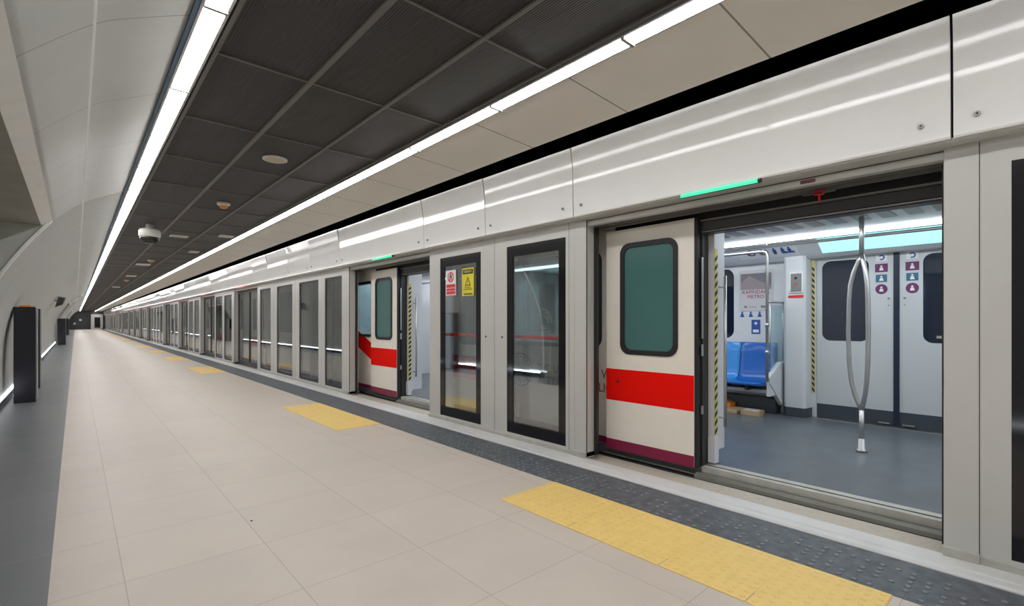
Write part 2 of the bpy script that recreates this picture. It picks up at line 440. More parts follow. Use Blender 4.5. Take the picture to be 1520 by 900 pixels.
# ------------------------------------------------------------------ ceiling light strips
def light_row(x0, x1, joint, L, side):
    t0 = None; k = 0
    ks = []
    y = joint - L*math.ceil((joint-YB)/L) + L
    while y < YE-1: ks.append(y); y += L
    vis = [y for y in ks if y+L > (2.6 if side == 'left' else 1.0)]
    for y in ks:
        if y in vis and vis.index(y) < 9: lb_ = 'white light panel in the %s ceiling strip, %s one inside the frame' % (side, ORD[vis.index(y)])
        elif y in vis: lb_ = 'small distant white light panel in the %s ceiling strip' % side
        else: lb_ = 'white light panel in the %s ceiling strip above and behind the camera' % side
        g = 'light panels of the %s ceiling strip' % side
        if t0 is None:
            t0 = thing('ceiling_light', ((x0+x1)/2, y, 3.04), lb_, 'ceiling light', g); y00 = y
            part(MB().prism_y([(x0+.004, 3.042), (x0+.006, 3.022), (x0+.03, 3.014), (x1-.03, 3.014), (x1-.006, 3.022), (x1-.004, 3.042)], y+.010, y+L-.010), 'diffuser', m_strip, t0)
            part(MB().box(x0-.012, x0+.003, y, y+L, 3.024, 3.06).box(x1-.003, x1+.012, y, y+L, 3.024, 3.06).box(x0, x1, y-.011, y+.011, 3.010, 3.05).box(x0, x1, y, y+L, 3.046, 3.06), 'housing', m_lframe, t0)
        else: dup(t0, y-y00, lb_, g)
light_row(.505, .615, 4.21, 1.215, 'left')
light_row(2.40, 2.515, 1.70, 1.225, 'right')
struct(box(.47, .492, YB, YE, 3.03, 3.12), 'trim_30', m_blueg)

# ------------------------------------------------------------------ tactile paving, yellow
OPEN = [(-4.98, -2.4), (.42, 3.02), (5.82, 8.5), (14.46, 17.05), (19.9, 22.5), (25.35, 27.95), (30.8, 33.4), (39.4, 42.0), (44.85, 47.45), (50.3, 52.9), (55.75, 58.35),
        (64.4, 67.0), (69.85, 72.45), (75.3, 77.9), (80.75, 83.35), (89.4, 92.0), (94.85, 97.45), (100.3, 102.9)]
def patch(y0, joints, y1, label, detail):
    t = thing('tactile_paving', (2.69, y0, 0), label, 'tactile paving', 'yellow tactile paving at the doors')
    J = [y0]+joints+[y1]
    for a, b in zip(J[:-1], J[1:]):
        mb = box(2.391, 2.989, a+.003, b-.003, 0, .005, c=.002)
        mb.box(2.5, 2.989, a, b, .0, .0035)
        if detail:
            ny = int((b-a)/.057)
            for i in range(10):
                for j in range(ny):
                    cx = 2.43+i*.0585+(.0); cy = a+(j+.5)*(b-a)/ny
                    mb.lathe(cx, cy, [(.015, .0045), (.011, .0064)], 8)
            # studs stand over the joint with the dark strip
        part(mb, 'tile', m_yel, t)
patch(.53, [.99, 1.46, 2.13], 2.80, 'yellow tactile paving at the open doorway, largest patch at bottom right', True)
patch(5.90, [6.45, 7.0, 7.55], 8.08, 'yellow tactile paving before the second open doorway with the striped leaf', True)
for i, (a, b) in enumerate(OPEN[3:]):
    L = ['third yellow tactile patch counted from the camera', 'fourth yellow tactile patch counted from the camera', 'fifth yellow tactile patch counted from the camera'][i] if i < 3 else 'tiny yellow tactile patch far down the platform'
    patch(a+.1, [a+.9, a+1.7], b-.3, L, False)
# dark tactile studs strip near the first doorway
ds = MB()
y = -1.0
while y < 5:
    x = 3.03
    while x < 3.33:
        if random.random() < .62:
            ds.lathe(x+random.uniform(-.002, .002), y, [(.016, 0.001), (.011, .0055)], 8)
        x += .058
    y += .068
ds = ds.build('tactile_studs', m_stud_dark); ds['kind'] = 'stuff'; tag(ds, 'worn grey studs across the dark slate strip along the screen doors', 'tactile studs')
for x, y in ((.885, 3.62),):
    tag(MB().lathe(x, y, [(.008, 0), (.006, .004)], 8).build('pebble', m_dot), 'tiny black speck lying on the beige floor tiles', 'speck')

# ------------------------------------------------------------------ header panels
JN = [-2.33, .37, 3.07, 4.41, 5.75, 8.59, 10.1, 11.5, 13.0, 14.4]
y = 14.4
while y < YE-3: JN += [y+2.72, y+4.08, y+5.45]; y += 5.45
JN = [v for v in JN if v < YE-.5]+[YE]
HD = ['large glossy white header panel above the open doorway with the green lamp', 'narrow glossy header panel just left of the first doorway header',
      'narrow glossy header panel above the glass with the two warning signs', 'header panel above the second doorway with the striped leaf']
random.seed(9)
hx0, hz0, hx1, hz1 = 3.55, 2.345, 3.505, 3.0
for i, (a, b) in enumerate(zip(JN[:-1], JN[1:])):
    if i == 0: L = 'glossy white header panel at the right edge of the frame, above the column'
    elif i-1 < 4: L = HD[i-1]
    elif i < 14: L = 'glossy header panel, %s one beyond the header over the second doorway' % ORD[i-5]
    else: L = 'small far glossy white header panel beyond the near ones'
    t = thing('header_panel', (3.55, a, 2.345), L, 'panel', 'glossy header panels over the screen doors')
    c0 = .61 if i < 3 else (.56 if i < 5 else .52)
    ends = (c0, c0) if i < 3 else (c0+random.uniform(-.07, .05), c0+random.uniform(-.07, .05))
    g = .006; mb = MB(); NS = 26
    for yy, cc in ((a+g, ends[0]), (b-g, ends[1])):
        x = hx0-.006; sec = [(hx0, hz0), (x, hz0+.012)]; H = hz1-hz0-.016
        for k in range(NS):
            f = (k+.5)/NS; f1 = cc+.22; tl = 1.5+35*max(0, f-cc) if f < f1 else 9.2+2.9*(f-f1)/(1-f1)
            x -= H/NS*math.tan(math.radians(tl)); sec.append((x, hz0+.012+H*(k+1)/NS))
        sec += [(x+.006, hz1), (x+.03, hz1), (hx0+.04, hz0+.03), (hx0+.03, hz0)]
        n = len(sec); mb.v += [(x_, yy, z_) for x_, z_ in sec]
    for k in range(n):
        if not 1 <= k <= NS: mb.face([k, (k+1) % n, n+(k+1) % n, n+k])
    mb.face(list(range(n))[::-1]); mb.face([n+k for k in range(n)])
    q = len(mb.v); mb.v += [mb.v[e*n+k] for e in (0, 1) for k in range(1, NS+2)]      # front skin, smooth, with its own edges
    for k in range(NS): mb.face([q+k, q+NS+1+k, q+NS+2+k, q+k+1], True)
    mb.merge = False
    part(mb, 'panel', m_hdr, t)
    if i < 14:
        for yy in (a+.13, b-.10):
            if yy-a < .1: continue
            xx = hx0-.012
            bo = part(MB().tube([(xx-.008, yy, hz0+.1), (xx+.012, yy, hz0+.1)], .014 if i < 6 else .011, 12), 'bolt', m_bolt, t)
            if i < 4: part(MB().tube([(xx-.0105, yy, hz0+.1), (xx-.007, yy, hz0+.1)], .006, 6), 'bolt_socket', m_sblk, bo)
struct(MB().prism_y([(3.62, 2.34), (3.56, 2.985), (3.95, 2.985), (3.95, 2.42), (3.72, 2.34)], YB, YE), 'trim_31', m_black)
# underside lintel of the screen
struct(MB().box(3.575, 3.70, YB, YE, 2.335, 2.355).box(3.70, 3.76, YB, YE, 2.275, 2.34), 'trim_32', m_psd)
struct(box(3.698, 3.7005, YB, YE, 2.318, 2.326), 'trim_33', m_joint)
struct(box(3.76, 3.95, YB, YE, 2.285, 2.45), 'trim_34', m_mech)
struct(MB().box(3.80, 3.815, YB, YE, 2.268, 2.286).box(3.90, 3.915, YB, YE, 2.262, 2.286), 'trim_35', m_rail)
# sill under the screen


# ------------------------------------------------------------------ screen panels
XF = 3.68
def column(y0, y1, label, near):
    t = thing('screen_column', (XF, y0, .02), label, 'column', 'columns of the platform screen')
    part(box(XF, 3.85, y0, y1, .03, 2.335, c=.003 if near else 0), 'casing', m_psd, t)
    part(box(XF-.002, XF+.01, y0, y0+.004, .03, 2.33) if near else box(XF-.001, XF+.01, y0, y0+.004, .03, 2.33), 'joint', m_joint, t)
    part(box(XF-.03, 3.86, y0-.0, y1+.0, .02, .075), 'foot', m_sill, t)
    return t
def fixed(y0, y1, panes, label, near, border=.0, signs=False, joints=()):
    t = thing('screen_panel', (XF, y0, .02), label, 'glass screen', 'fixed glass panels of the platform screen')
    mb = MB(); z0, z1 = .085, 2.20
    ys = [y0]+[v for p in panes for v in p]+[y1]
    for a, b in zip(ys[0::2], ys[1::2]): mb.box(XF, XF+.07, a, b, .03, 2.335)
    for a, b in panes: mb.box(XF+.0005, XF+.0695, a, b, .03, z0).box(XF+.0005, XF+.0695, a, b, z1, 2.335)
    part(mb, 'frame', m_psd, t)
    part(box(XF-.02, XF+.08, y0, y1, .02, .06), 'bottom_rail', m_sill, t)
    for a, b in panes:
        if border:
            g = part(MB().ring_x(rect_like(a, b, z0, z1, 0), rect_like(a+border, b-border, z0+.12, z1-border*1.2, 0), XF+.004, XF+.016), 'glass_border', m_blackg, t)
            p = part(box(XF+.007, XF+.012, a+border*.9, b-border*.9, z0+.1, z1-border*1.1), 'pane', m_glass, g)
            bar = MB().tube([(XF+.085, a+.02, 1.17), (XF+.085, b-.02, 1.17)], .021, 10)
            for yy in (a+.03, b-.03): bar.tube([(XF+.05, yy, 1.17), (XF+.085, yy, 1.17)], .016, 8)
            part(bar, 'push_bar', m_red, t)
        else:
            g = part(MB().ring_x(rect_like(a, b, z0, z1, 0), rect_like(a+.03, b-.03, z0+.05, z1-.03, 0), XF+.01, XF+.022), 'glass_border', m_rub, t)
            part(box(XF+.013, XF+.018, a+.02, b-.02, z0+.03, z1-.02), 'pane', m_glassd, g)
    for j in joints: part(box(XF-.001, XF+.003, j-.002, j+.002, .03, 2.335), 'joint', m_joint, t)
    return t
def leaf(y0, y1, label, border=.05, gm=None, g='sliding glass doors of the platform screen', x=3.79, hand=False):
    t = thing('sliding_screen_door', (x, y0, .03), label, 'door', g)
    f = part(MB().ring_x(rect_like(y0, y1, .04, 2.27, 0), rect_like(y0+border, y1-border, .16, 2.2, 0), x, x+.035), 'frame', m_mech, t)
    part(box(x+.012, x+.018, y0+border, y1-border, .16, 2.2), 'pane', gm or m_glassd, t)
    return t
# near side, at the right edge
column(.27, .42, 'wide grey column at the right side of the open train doorway', True)
fixed(-2.22, .27, [(-1.85, -.85), (-.75, .15)], 'black-bordered glass screen panel cut off by the right edge', True, .11)
leaf(-.78, .44, 'open sliding door leaf tucked behind the right edge panel', .07)
# between openings 1 and 2
column(3.02, 3.18, 'grey column between the open doorway and the red-barred glass panels', True)
f1 = fixed(3.18, 5.82, [(3.29, 4.19), (4.67, 5.56)], 'two-pane black-bordered screen panel carrying red and yellow warning signs', True, .1, joints=(4.41, 3.245))
for yy, zz in ((4.57, 1.165), (4.27, 1.165)):
    l = part(MB().tube([(XF-.006, yy, zz), (XF+.004, yy, zz)], .012, 12), 'lock', m_sblk, f1)
leaf(2.985, 4.25, 'open sliding door leaf behind the right pane beside the doorway column', .035, m_glass)
leaf(4.65, 5.83, 'open sliding door leaf behind the pane with the warning signs', .035, m_glass)
# signs on glass
s1 = thing('prohibition_sign', (XF, 5.31, 1.70), 'white and red no-leaning sign stuck on the glass, left of the yellow sign', 'sign')
part(MB().prism_x(rr(5.19, 5.42, 1.69, 2.02, .012, 3), XF-.0015, XF+.0035), 'plate', m_wht, s1)
part(box(XF-.003, XF-.001, 5.205, 5.405, 1.705, 1.835), 'red_field', m_sred, s1)
import math as _m
def ringyz(cy, cz, ro, ri, x0, x1, n=28):
    o = [(cy+ro*math.cos(2*PI*k/n), cz+ro*math.sin(2*PI*k/n)) for k in range(n)]; i = [(cy+ri*math.cos(2*PI*k/n), cz+ri*math.sin(2*PI*k/n)) for k in range(n)]
    return MB().ring_x(o, i, x0, x1)
sl = ringyz(5.305, 1.93, .068, .054, XF-.004, XF-.001)
sl.prism_x([(5.35, 1.885), (5.34, 1.875), (5.26, 1.972), (5.27, 1.982)], XF-.004, XF-.001)
part(sl, 'prohibition_ring', m_sred, s1)
pg = MB().prism_x([(5.33, 1.885), (5.315, 1.885), (5.31, 1.925), (5.29, 1.925), (5.285, 1.885), (5.27, 1.885), (5.285, 1.95), (5.33, 1.955)], XF-.0035, XF-.001)
pg.tube([(XF-.0035, 5.31, 1.968), (XF-.001, 5.31, 1.968)], .012, 10)
part(pg, 'pictogram', m_sblk, s1)
text('DAYANMAYINIZ', .028, m_wht, 'lettering', s1, (XF-.0035, 5.305, 1.785), FACE, depth=.0005)
text('DO NOT LEAN', .028, m_wht, 'lettering', s1, (XF-.0035, 5.305, 1.745), FACE, depth=.0005)
s2 = thing('warning_sign', (XF, 4.93, 1.68), 'yellow warning sign with black heading stuck on the glass', 'sign')
part(MB().prism_x(rr(4.81, 5.055, 1.67, 2.02, .012, 3), XF-.0015, XF+.0035), 'plate', m_yels, s2)
part(MB().prism_x(rr(4.825, 5.04, 1.945, 2.005, .012, 3), XF-.003, XF-.001), 'heading', m_sblk, s2)
text('DİKKAT', .045, m_yels, 'lettering', s2, (XF-.0035, 4.932, 1.975), FACE, depth=.0005)
part(MB().ring_x([(4.87, 1.80), (4.995, 1.80), (4.932, 1.915)], [(4.887, 1.81), (4.978, 1.81), (4.932, 1.895)], XF-.003, XF-.001), 'triangle', m_sblk, s2)
part(MB().box(XF-.003, XF-.001, 4.928, 4.936, 1.83, 1.87).box(XF-.003, XF-.001, 4.928, 4.936, 1.815, 1.823), 'exclamation_mark', m_sblk, s2)
text('RAYLARA\nATLAMAYINIZ', .028, m_sblk, 'lettering', s2, (XF-.003, 4.932, 1.765), FACE, depth=.0005)
part(box(XF-.003, XF-.001, 4.84, 5.02, 1.685, 1.70), 'footer_line', m_sblk, s2)

# beyond opening 2
column(8.5, 8.7, 'grey column at the left side of the second open doorway', True)
leaf(8.47, 9.6, 'open sliding door leaf at the left of the second doorway', .05)
fixed(8.7, 14.46, [(8.83, 9.66), (10.0, 11.15), (11.6, 12.75), (13.25, 14.2)], 'long four-pane grey screen panel between the second and third doorways', True, joints=(9.84, 11.4, 13.0))
names3 = ['third', 'fourth', 'fifth', 'sixth', 'seventh', 'eighth']
for i, (a, b) in enumerate(OPEN[3:]):
    nx = OPEN[3:][i+1][0] if i+1 < len(OPEN)-3 else 106.6
    nm = names3[i] if i < 6 else None
    column(b, b+.2, ('column at the far side of the %s doorway counted from the camera' % nm) if nm else 'tiny far grey column of the platform screen', False)
    m = (a+b)/2
    for q, (c, d) in enumerate(((a, m), (m, b))):
        leaf(c+.003, d-.003, ('closed glass door leaf, %s half of the %s doorway' % (['nearer', 'farther'][q], nm)) if nm else 'tiny far closed glass door leaf', .04)
    n = 4 if nx-b > 4 else 2
    s0 = b+.2; L = (nx-s0)/n
    P = [(s0+L*k+.14, s0+L*(k+1)-.14) for k in range(n)]
    fixed(s0, nx, P, ('fixed glass screen panel just beyond the %s doorway' % nm) if nm else 'tiny far fixed glass screen panel', False)
    lamp = tag(MB().box(3.548, 3.572, m-.3, m+.3, 2.322, 2.344).build('status_lamp', m_redl, None, at=(3.56, m, 2.32)), ('red status lamp above the %s doorway' % nm) if nm else 'tiny far red status lamp', 'lamp', 'red status lamps over closed doors')
# green lamps
for (a, b), L in (((1.37, 1.97), 'long green glowing status lamp under the header of the first doorway'), ((6.64, 7.31), 'small green glowing status lamp over the second doorway')):
    t = thing('status_lamp', (3.55, a, 2.335), L, 'lamp')
    part(MB().tube([(3.548, a+.01, 2.332), (3.548, b-.01, 2.332)], .013, 12), 'tube', m_green, t)
    part(MB().box(3.56, 3.58, a, b, 2.322, 2.345).tube([(3.548, a-.012, 2.332), (3.548, a+.01, 2.332)], .014, 12), 'holder', m_mech, t)
tag(box(3.692, 3.70, 1.07, 1.16, 2.288, 2.308).build('door_sensor', mat('dark_red_lens', (.16, .02, .01), .3), None, at=(3.69, 1.07, 2.28)), 'small dark red sensor on the lintel over the first doorway', 'sensor')
t = thing('door_release', (3.9, 1.1, 2.2), 'red emergency release hanging from the black lintel of the first doorway', 'handle')
part(box(3.87, 3.90, 1.07, 1.13, 2.235, 2.27, c=.004), 'body', m_sred, t)
part(MB().tube([(3.885, 1.10, 2.24), (3.885, 1.10, 2.19)], .008, 8), 'lever', m_sred, t)
part(MB().box(3.87, 3.88, 1.0, 1.2, 2.243, 2.25), 'bracket', m_rail, t)

# ------------------------------------------------------------------ train
TZ = .10     # train floor
XB, XI = 4.05, 4.11   # body skin
XW = 7.20
LT = 2.11
def plate_hole(mb, y0, y1, z0, z1, h, r, x0, x1):
    mb.ring_x(rect_like(y0, y1, z0, z1, 6), rr(*h, r), x0, x1)
def train_body(y0, y1, doors, label, winmat, lit):
    t = thing('metro_car', (XB, y0, TZ), label, 'train')
    mb = MB(); st = MB(); sk = MB(); st2 = MB()
    y = y0; spans = []
    for a, b in doors: spans.append((y, a)); y = b
    spans.append((y, y1)); wins = []
    for a, b in spans:
        if b-a < 1.3: mb.box(XB, XI, a, b, TZ-.1, LT+.35); continue
        w0 = a+1.1 if (a > y0+.01) else a+.6; w1 = b-1.15 if b < y1-.01 else b-.6
        if a > y0+.01 and b < y1-.01: w0, w1 = a+1.12, b-1.0
        plate_hole(mb, a, b, TZ-.1, LT+.35, (w0, w1, 1.09, 2.06), .1, XB, XI); wins.append((w0, w1))
        if a > y0+.01 or True:
            st.box(XB-.002, XB+.002, a, b, .57, .88) if lit == 0 else None
    for a, b in doors: mb.box(XB+.001, XI-.001, a, b, LT, LT+.35).box(XB+.001, XI-.001, a, b, TZ-.1, TZ-.005)
    body = part(mb, 'side_wall', m_cream, t)
    sb = MB()
    for a, b in spans: sb.box(XB-.003, XB+.004, a, b, .06, .17)
    part(sb, 'skirt_band', m_maroon, t)
    part(MB().box(XB+.03, 7.3, y0, y1, 2.46, 2.55), 'roof', m_grey, t)
    part(MB().box(XB+.03, 7.3, y0+.02, y1-.02, -.45, -.02), 'underframe', m_mech, t)
    for w0, w1 in wins:
        g = part(MB().ring_x(rr(w0-.03, w1+.03, 1.06, 2.09, .12), rr(w0+.015, w1-.015, 1.105, 2.045, .09), XB-.012, XI), 'window_gasket', m_rub, t)
        part(box(XB+.02, XB+.026, w0+.005, w1-.005, 1.095, 2.055), 'pane', winmat, g)
    return t
DA = [(-4.95, -3.37), (.45, 2.03), (5.70, 7.24)]
carA = train_body(-5.2, 10.15, DA, 'cream metro car with open doors and blue seats, nearest along the platform', m_twin, 1)
# ceiling, floor, far wall of near car (interior)
part(box(XB-.02, 7.22, -5.2, 10.15, TZ-.08, TZ), 'floor_covering', m_tfloor, carA)
part(MB().box(XI, 5.2, -5.2, 10.15, 2.42, 2.46).box(5.2, 6.75, -5.2, 10.15, 2.36, 2.40), 'ceiling_lining', m_white, carA)
for k in range(0, 40):
    pass
vent = MB(); y = -2.0
while y < 9.8:
    vent.box(5.5, 5.85, y, y+.11, 2.352, 2.3605); y += .2
part(vent, 'ceiling_grille', mat('ceiling_grille_grey', (.38, .39, .40), .4), carA)
# far wall with windows and doors
fw = MB(); X0, X1 = XW, XW+.06
FD = [(-4.95, -3.37), (.41, 2.07), (5.68, 7.26)]
segs_f = [(-5.2, -4.95), (-3.37, .41), (2.07, 5.68), (7.26, 10.15)]
fw.box(X0, X1, -5.2, -4.95, TZ, 2.4)
plate_hole(fw, -3.37, .41, TZ, 2.4, (-2.2, -.75, 1.1, 2.12), .12, X0, X1)
plate_hole(fw, 2.07, 5.68, TZ, 2.4, (3.14, 4.6, 1.1, 2.12), .12, X0, X1)
plate_hole(fw, 7.26, 10.15, TZ, 2.4, (8.4, 9.7, 1.1, 2.12), .12, X0, X1)
for a, b in FD: fw.box(X0, X1, a, b, 2.2, 2.4)
part(fw, 'far_side_wall', m_white, carA)
for w in ((-2.2, -.75), (3.14, 4.6), (8.4, 9.7)):
    p = part(MB().prism_x(rr(w[0]-.01, w[1]+.01, 1.09, 2.13, .12), X0+.035, X0+.05), 'far_window', m_dkwin, carA)
    part(box(X0+.02, X0+.034, w[0]+.3, w[0]+.33, 1.11, 2.1), 'window_bar', m_white, p)
# far side doors
for a, b in FD:
    m = (a+b)/2
    for q, (c, d) in enumerate(((a, m), (m, b))):
        lf = MB(); wy = (c+.13, d-.27) if q == 0 else (c+.27, d-.06)
        if q == 0: wy = (c+.03, d-.24)
        plate_hole(lf, c+.003, d-.003, .28, 2.2, (wy[0], wy[1], 1.1, 2.12), .09, X0+.01, X0+.05)
        lo = part(lf, 'far_door_leaf', m_tdoor, carA)
        part(MB().prism_x(rr(wy[0]-.01, wy[1]+.01, 1.09, 2.13, .1), X0+.028, X0+.04), 'door_window', m_dkwin, lo)
        part(MB().box(X0+.012, X0+.05, c, d, TZ, .28), 'kick_plate', m_kick, lo)
        if q == 0: part(box(X0-.004, X0+.012, wy[0]+.02, wy[1]-.12, 1.155, 1.185), 'window_ledge', m_steel, lo)
    part(box(X0-.002, X0+.012, m-.028, m+.028, TZ+.005, 2.19), 'door_seal', m_seam, carA)
    for q in (-.17, .06): part(box(X0-.03, X0+.01, m+q, m+q+.11, TZ+.03, TZ+.045), 'door_guide', m_steel, carA)
    part(box(X0-.10, X0+.01, a, b, TZ, TZ+.006), 'door_threshold', m_steel, carA)
    for sgn in (-1, 1):
        for zz in (1.62, 1.54): part(MB().tube([(X0-.001, m+sgn*.075, zz), (X0+.012, m+sgn*.075, zz)], .012 if zz > 1.6 else .007, 10), 'door_lock', m_grey, carA)
# pictogram stickers on the far door
def sticker(y, z, kind, L):
    t = thing('door_sticker', (XW, y, z-.05), L, 'sticker', 'safety stickers on the far train door')
    x = X0+.0085
    if kind == 'disc': part(MB().tube([(x-.0015, y, z), (x+.001, y, z)], .06, 24), 'plate', m_purp, t)
    elif kind == 'arc':
        part(box(x-.001, x+.001, y-.055, y+.055, z-.045, z+.045), 'plate', m_wht, t)
    elif kind == 'purple': part(box(x-.0015, x+.001, y-.062, y+.062, z-.05, z+.05), 'plate', m_purp, t)
    else: part(box(x-.0015, x+.001, y-.055, y+.055, z-.045, z+.045), 'plate', mat('sticker_teal', (.05, .14, .24), .5), t)
    pm = MB()
    if kind == 'arc':
        o = [(y+.033*math.cos(a), z+.033*math.sin(a)) for a in [PI*.2+k*PI*1.5/14 for k in range(15)]]
        i = [(y+.018*math.cos(a), z+.018*math.sin(a)) for a in [PI*.2+k*PI*1.5/14 for k in range(15)]]
        pm.prism_x(o+i[::-1], x-.003, x-.0012); part(pm, 'pictogram', m_blue, t)
    else:
        pm.tube([(x-.003, y, z+.02), (x-.0016, y, z+.02)], .011, 12)
        pm.prism_x([(y-.022, z-.03), (y+.022, z-.03), (y+.014, z+.006), (y-.014, z+.006)], x-.003, x-.0016)
        part(pm, 'pictogram', m_wht, t)
for sd, (yy, side) in enumerate(((1.385, 'left'), (1.095, 'right'))):
    for z, kd, nmk in ((2.115, 'arc', 'white and blue square, top one'), (1.99, 'purple', 'purple square, second from top'), (1.865, 'teal', 'teal square, third from top'), (1.735, 'disc', 'round purple disc, lowest one')):
        sticker(yy, z, kd, 'small %s sticker on the %s far door leaf' % (nmk, side))
# pillar beside far door with intercom
for yy0, yy1 in ((2.12, 2.42), (.08, .38), (5.33, 5.63), (7.31, 7.61)):
    p = part(MB().prism_z([(XW, yy0), (XW-.17, yy0+.02), (XW-.2, yy0+.05), (XW-.2, yy1-.05), (XW-.17, yy1-.02), (XW, yy1)], TZ+.12, 2.2), 'door_pillar', m_white, carA)
    part(MB().prism_z([(XW, yy0), (XW-.175, yy0+.02), (XW-.205, yy0+.05), (XW-.205, yy1-.05), (XW-.175, yy1-.02), (XW, yy1)], TZ, TZ+.12), 'pillar_foot', m_kick, p)
part(box(XW-.215, XW-.199, 2.16, 2.33, 1.72, 2.0, c=.003), 'intercom_surround', m_wht, carA)
ic = part(box(XW-.225, XW-.214, 2.18, 2.305, 1.74, 1.97, c=.003), 'intercom', m_grey, carA)
part(MB().tube([(XW-.232, 2.245, 1.83), (XW-.224, 2.245, 1.83)], .014, 12), 'button', m_sred, ic)
part(MB().tube([(XW-.228, 2.245, 1.91), (XW-.224, 2.245, 1.91)], .018, 12), 'speaker_grille', m_rub, ic)
part(box(XW-.206, XW-.2, 2.16, 2.34, 1.655, 1.69), 'red_label', m_sred, carA)
def hazard(name, x0, x1, y, z0, z1, par, w=.03):
    """diagonal black and yellow tape on a strip facing -y"""
    b = part(box(x0, x1, y, y+.004, z0, z1), name, m_gold, par)
    mb = MB(); z = z0; 
    while z+.09 < z1:
        q = len(mb.v)
        for yy in (y-.0015, y+.001): mb.v += [(x0, yy, z), (x1, yy, z+.035), (x1, yy, z+.07), (x0, yy, z+.035)]
        for f in ((0, 1, 2, 3), (4, 5, 6, 7), (0, 1, 5, 4), (1, 2, 6, 5), (2, 3, 7, 6), (3, 0, 4, 7)): mb.face([q+k for k in f])
        z += .075
    part(mb, 'black_stripe', m_sblk, b)
def hazard_x(name, y0, y1, x, z0, z1, par):
    b = part(box(x, x+.004, y0, y1, z0, z1), name, m_gold, par)
    mb = MB(); z = z0
    while z+.09 < z1:
        mb.prism_x([(y0, z), (y1, z+.035), (y1, z+.07), (y0, z+.035)], x-.0015, x+.001); z += .075
    part(mb, 'black_stripe', m_sblk, b)
hazard_x('hazard_tape', 2.085, 2.115, XW-.03, .42, 2.15, carA)
# overhead cove: sign band, aqua screen
part(MB().prism_y([(XW+.02, 2.16), (XW-.10, 2.165), (XW-.16, 2.20), (XW-.42, 2.37), (XW-.42, 2.41), (XW+.02, 2.41)], -5.2, 10.15), 'overhead_cove', m_white, carA)
def on_cove(y0, y1, f0, f1, name, m, off=.004):
    a = Vector((XW-.16, 2.20)); b = Vector((XW-.42, 2.37)); n = Vector((-.547, -.837))
    p, q = a.lerp(b, f0), a.lerp(b, f1); P = [p, q, q+n*off, p+n*off]
    return part(MB().prism_y([tuple(v) for v in P], y0, y1), name, m, carA)
on_cove(.38, 1.95, .08, .95, 'line_map_screen', m_screen, .006)
on_cove(2.2, 2.95, .1, .95, 'sign_panel', m_wht)
on_cove(3.35, 3.6, .1, .95, 'sign_panel', m_wht)
def cove_text(body, y, f, size, m):
    a = Vector((XW-.16, 2.20)); b = Vector((XW-.42, 2.37)); p = a.lerp(b, f)+Vector((-.547, -.837))*.007
    d = (b-a).normalized()
    text(body, size, m, 'lettering', carA, (p.x, y, p.y), (0, -1, 0), up=(d.x, 0, d.y), depth=.0006)
for yy in (2.78, 2.62):
    a = Vector((XW-.16, 2.20)); b = Vector((XW-.42, 2.37)); p = a.lerp(b, .5)
    mb = MB(); n = 20; c = []
    for R in (.06, .042):
        c.append([(yy+R*math.cos(2*PI*k/n), R*math.sin(2*PI*k/n)) for k in range(n)])
    mb.ring_x(c[0], c[1], -.002, .002); mb.prism_x([(yy+.045, -.035), (yy+.035, -.045), (yy-.045, .035), (yy-.035, .045)], -.002, .002)
    d = (b-a).normalized(); nn = Vector((-.547, -.837))
    mb.v = [(p.x+d.x*z+nn.x*(.006-x), y_, p.y+d.y*z+nn.y*(.006-x)) for x, y_, z in mb.v]
    part(mb, 'prohibition_pictogram', m_purp, carA)
def cove_figure(yy, kneel):
    a = Vector((XW-.16, 2.20)); b = Vector((XW-.42, 2.37)); p = a.lerp(b, .5); d = (b-a).normalized(); nn = Vector((-.547, -.837))
    mb = MB(); mb.tube([(-.002, yy, .045), (.002, yy, .045)], .014, 10)
    mb.prism_x([(yy-.018, -.06), (yy+.018, -.06), (yy+.022, .025), (yy-.022, .025)], -.002, .002)
    if kneel: mb.prism_x([(yy-.06, -.06), (yy-.018, -.06), (yy-.018, -.02), (yy-.05, -.03)], -.002, .002)
    mb.v = [(p.x+d.x*z+nn.x*(.006-x), y_, p.y+d.y*z+nn.y*(.006-x)) for x, y_, z in mb.v]
    part(mb, 'figure_pictogram', m_blue, carA)
for yy, kn in ((2.48, False), (2.38, True), (2.3, True), (3.5, True)): cove_figure(yy, kn)
# light tubes
for x in (6.45, 4.9):
    lt = part(MB().prism_y([(x-.07, 2.345), (x-.05, 2.335), (x+.05, 2.335), (x+.07, 2.345), (x+.07, 2.362), (x-.07, 2.362)] if x > 6 else [(x-.07, 2.405), (x-.05, 2.395), (x+.05, 2.395), (x+.07, 2.405), (x+.07, 2.421), (x-.07, 2.421)], -4.8, 9.9), 'light_tube', m_tube, carA)
# ad poster and stickers on far wall
ad = part(box(XW-.008, XW, 2.60, 3.06, 1.50, 2.08), 'advert_poster', m_adl, carA)
part(MB().prism_x([(2.62, 1.80), (3.04, 1.80), (3.04, 2.03), (2.62, 2.03)], XW-.0095, XW-.0075), 'picture', m_adp, ad)
part(MB().prism_x([(2.62, 1.84), (2.80, 1.93), (2.92, 2.0), (3.04, 1.90), (3.04, 1.80), (2.62, 1.80)], XW-.0105, XW-.009), 'picture_hill', mat('poster_mauve', (.36, .30, .32), .5), ad)
text('KAPINDAKİ\nMETRO', .07, m_maroon, 'lettering', carA, (XW-.0095, 2.83, 1.73), FACE, depth=.0005)
part(MB().box(XW-.0095, XW-.0075, 2.95, 2.99, 1.54, 1.57).box(XW-.0095, XW-.0075, 2.82, 2.92, 1.548, 1.556).box(XW-.0095, XW-.0075, 2.70, 2.76, 1.54, 1.57), 'logos', m_grey, ad)
pk = MB()
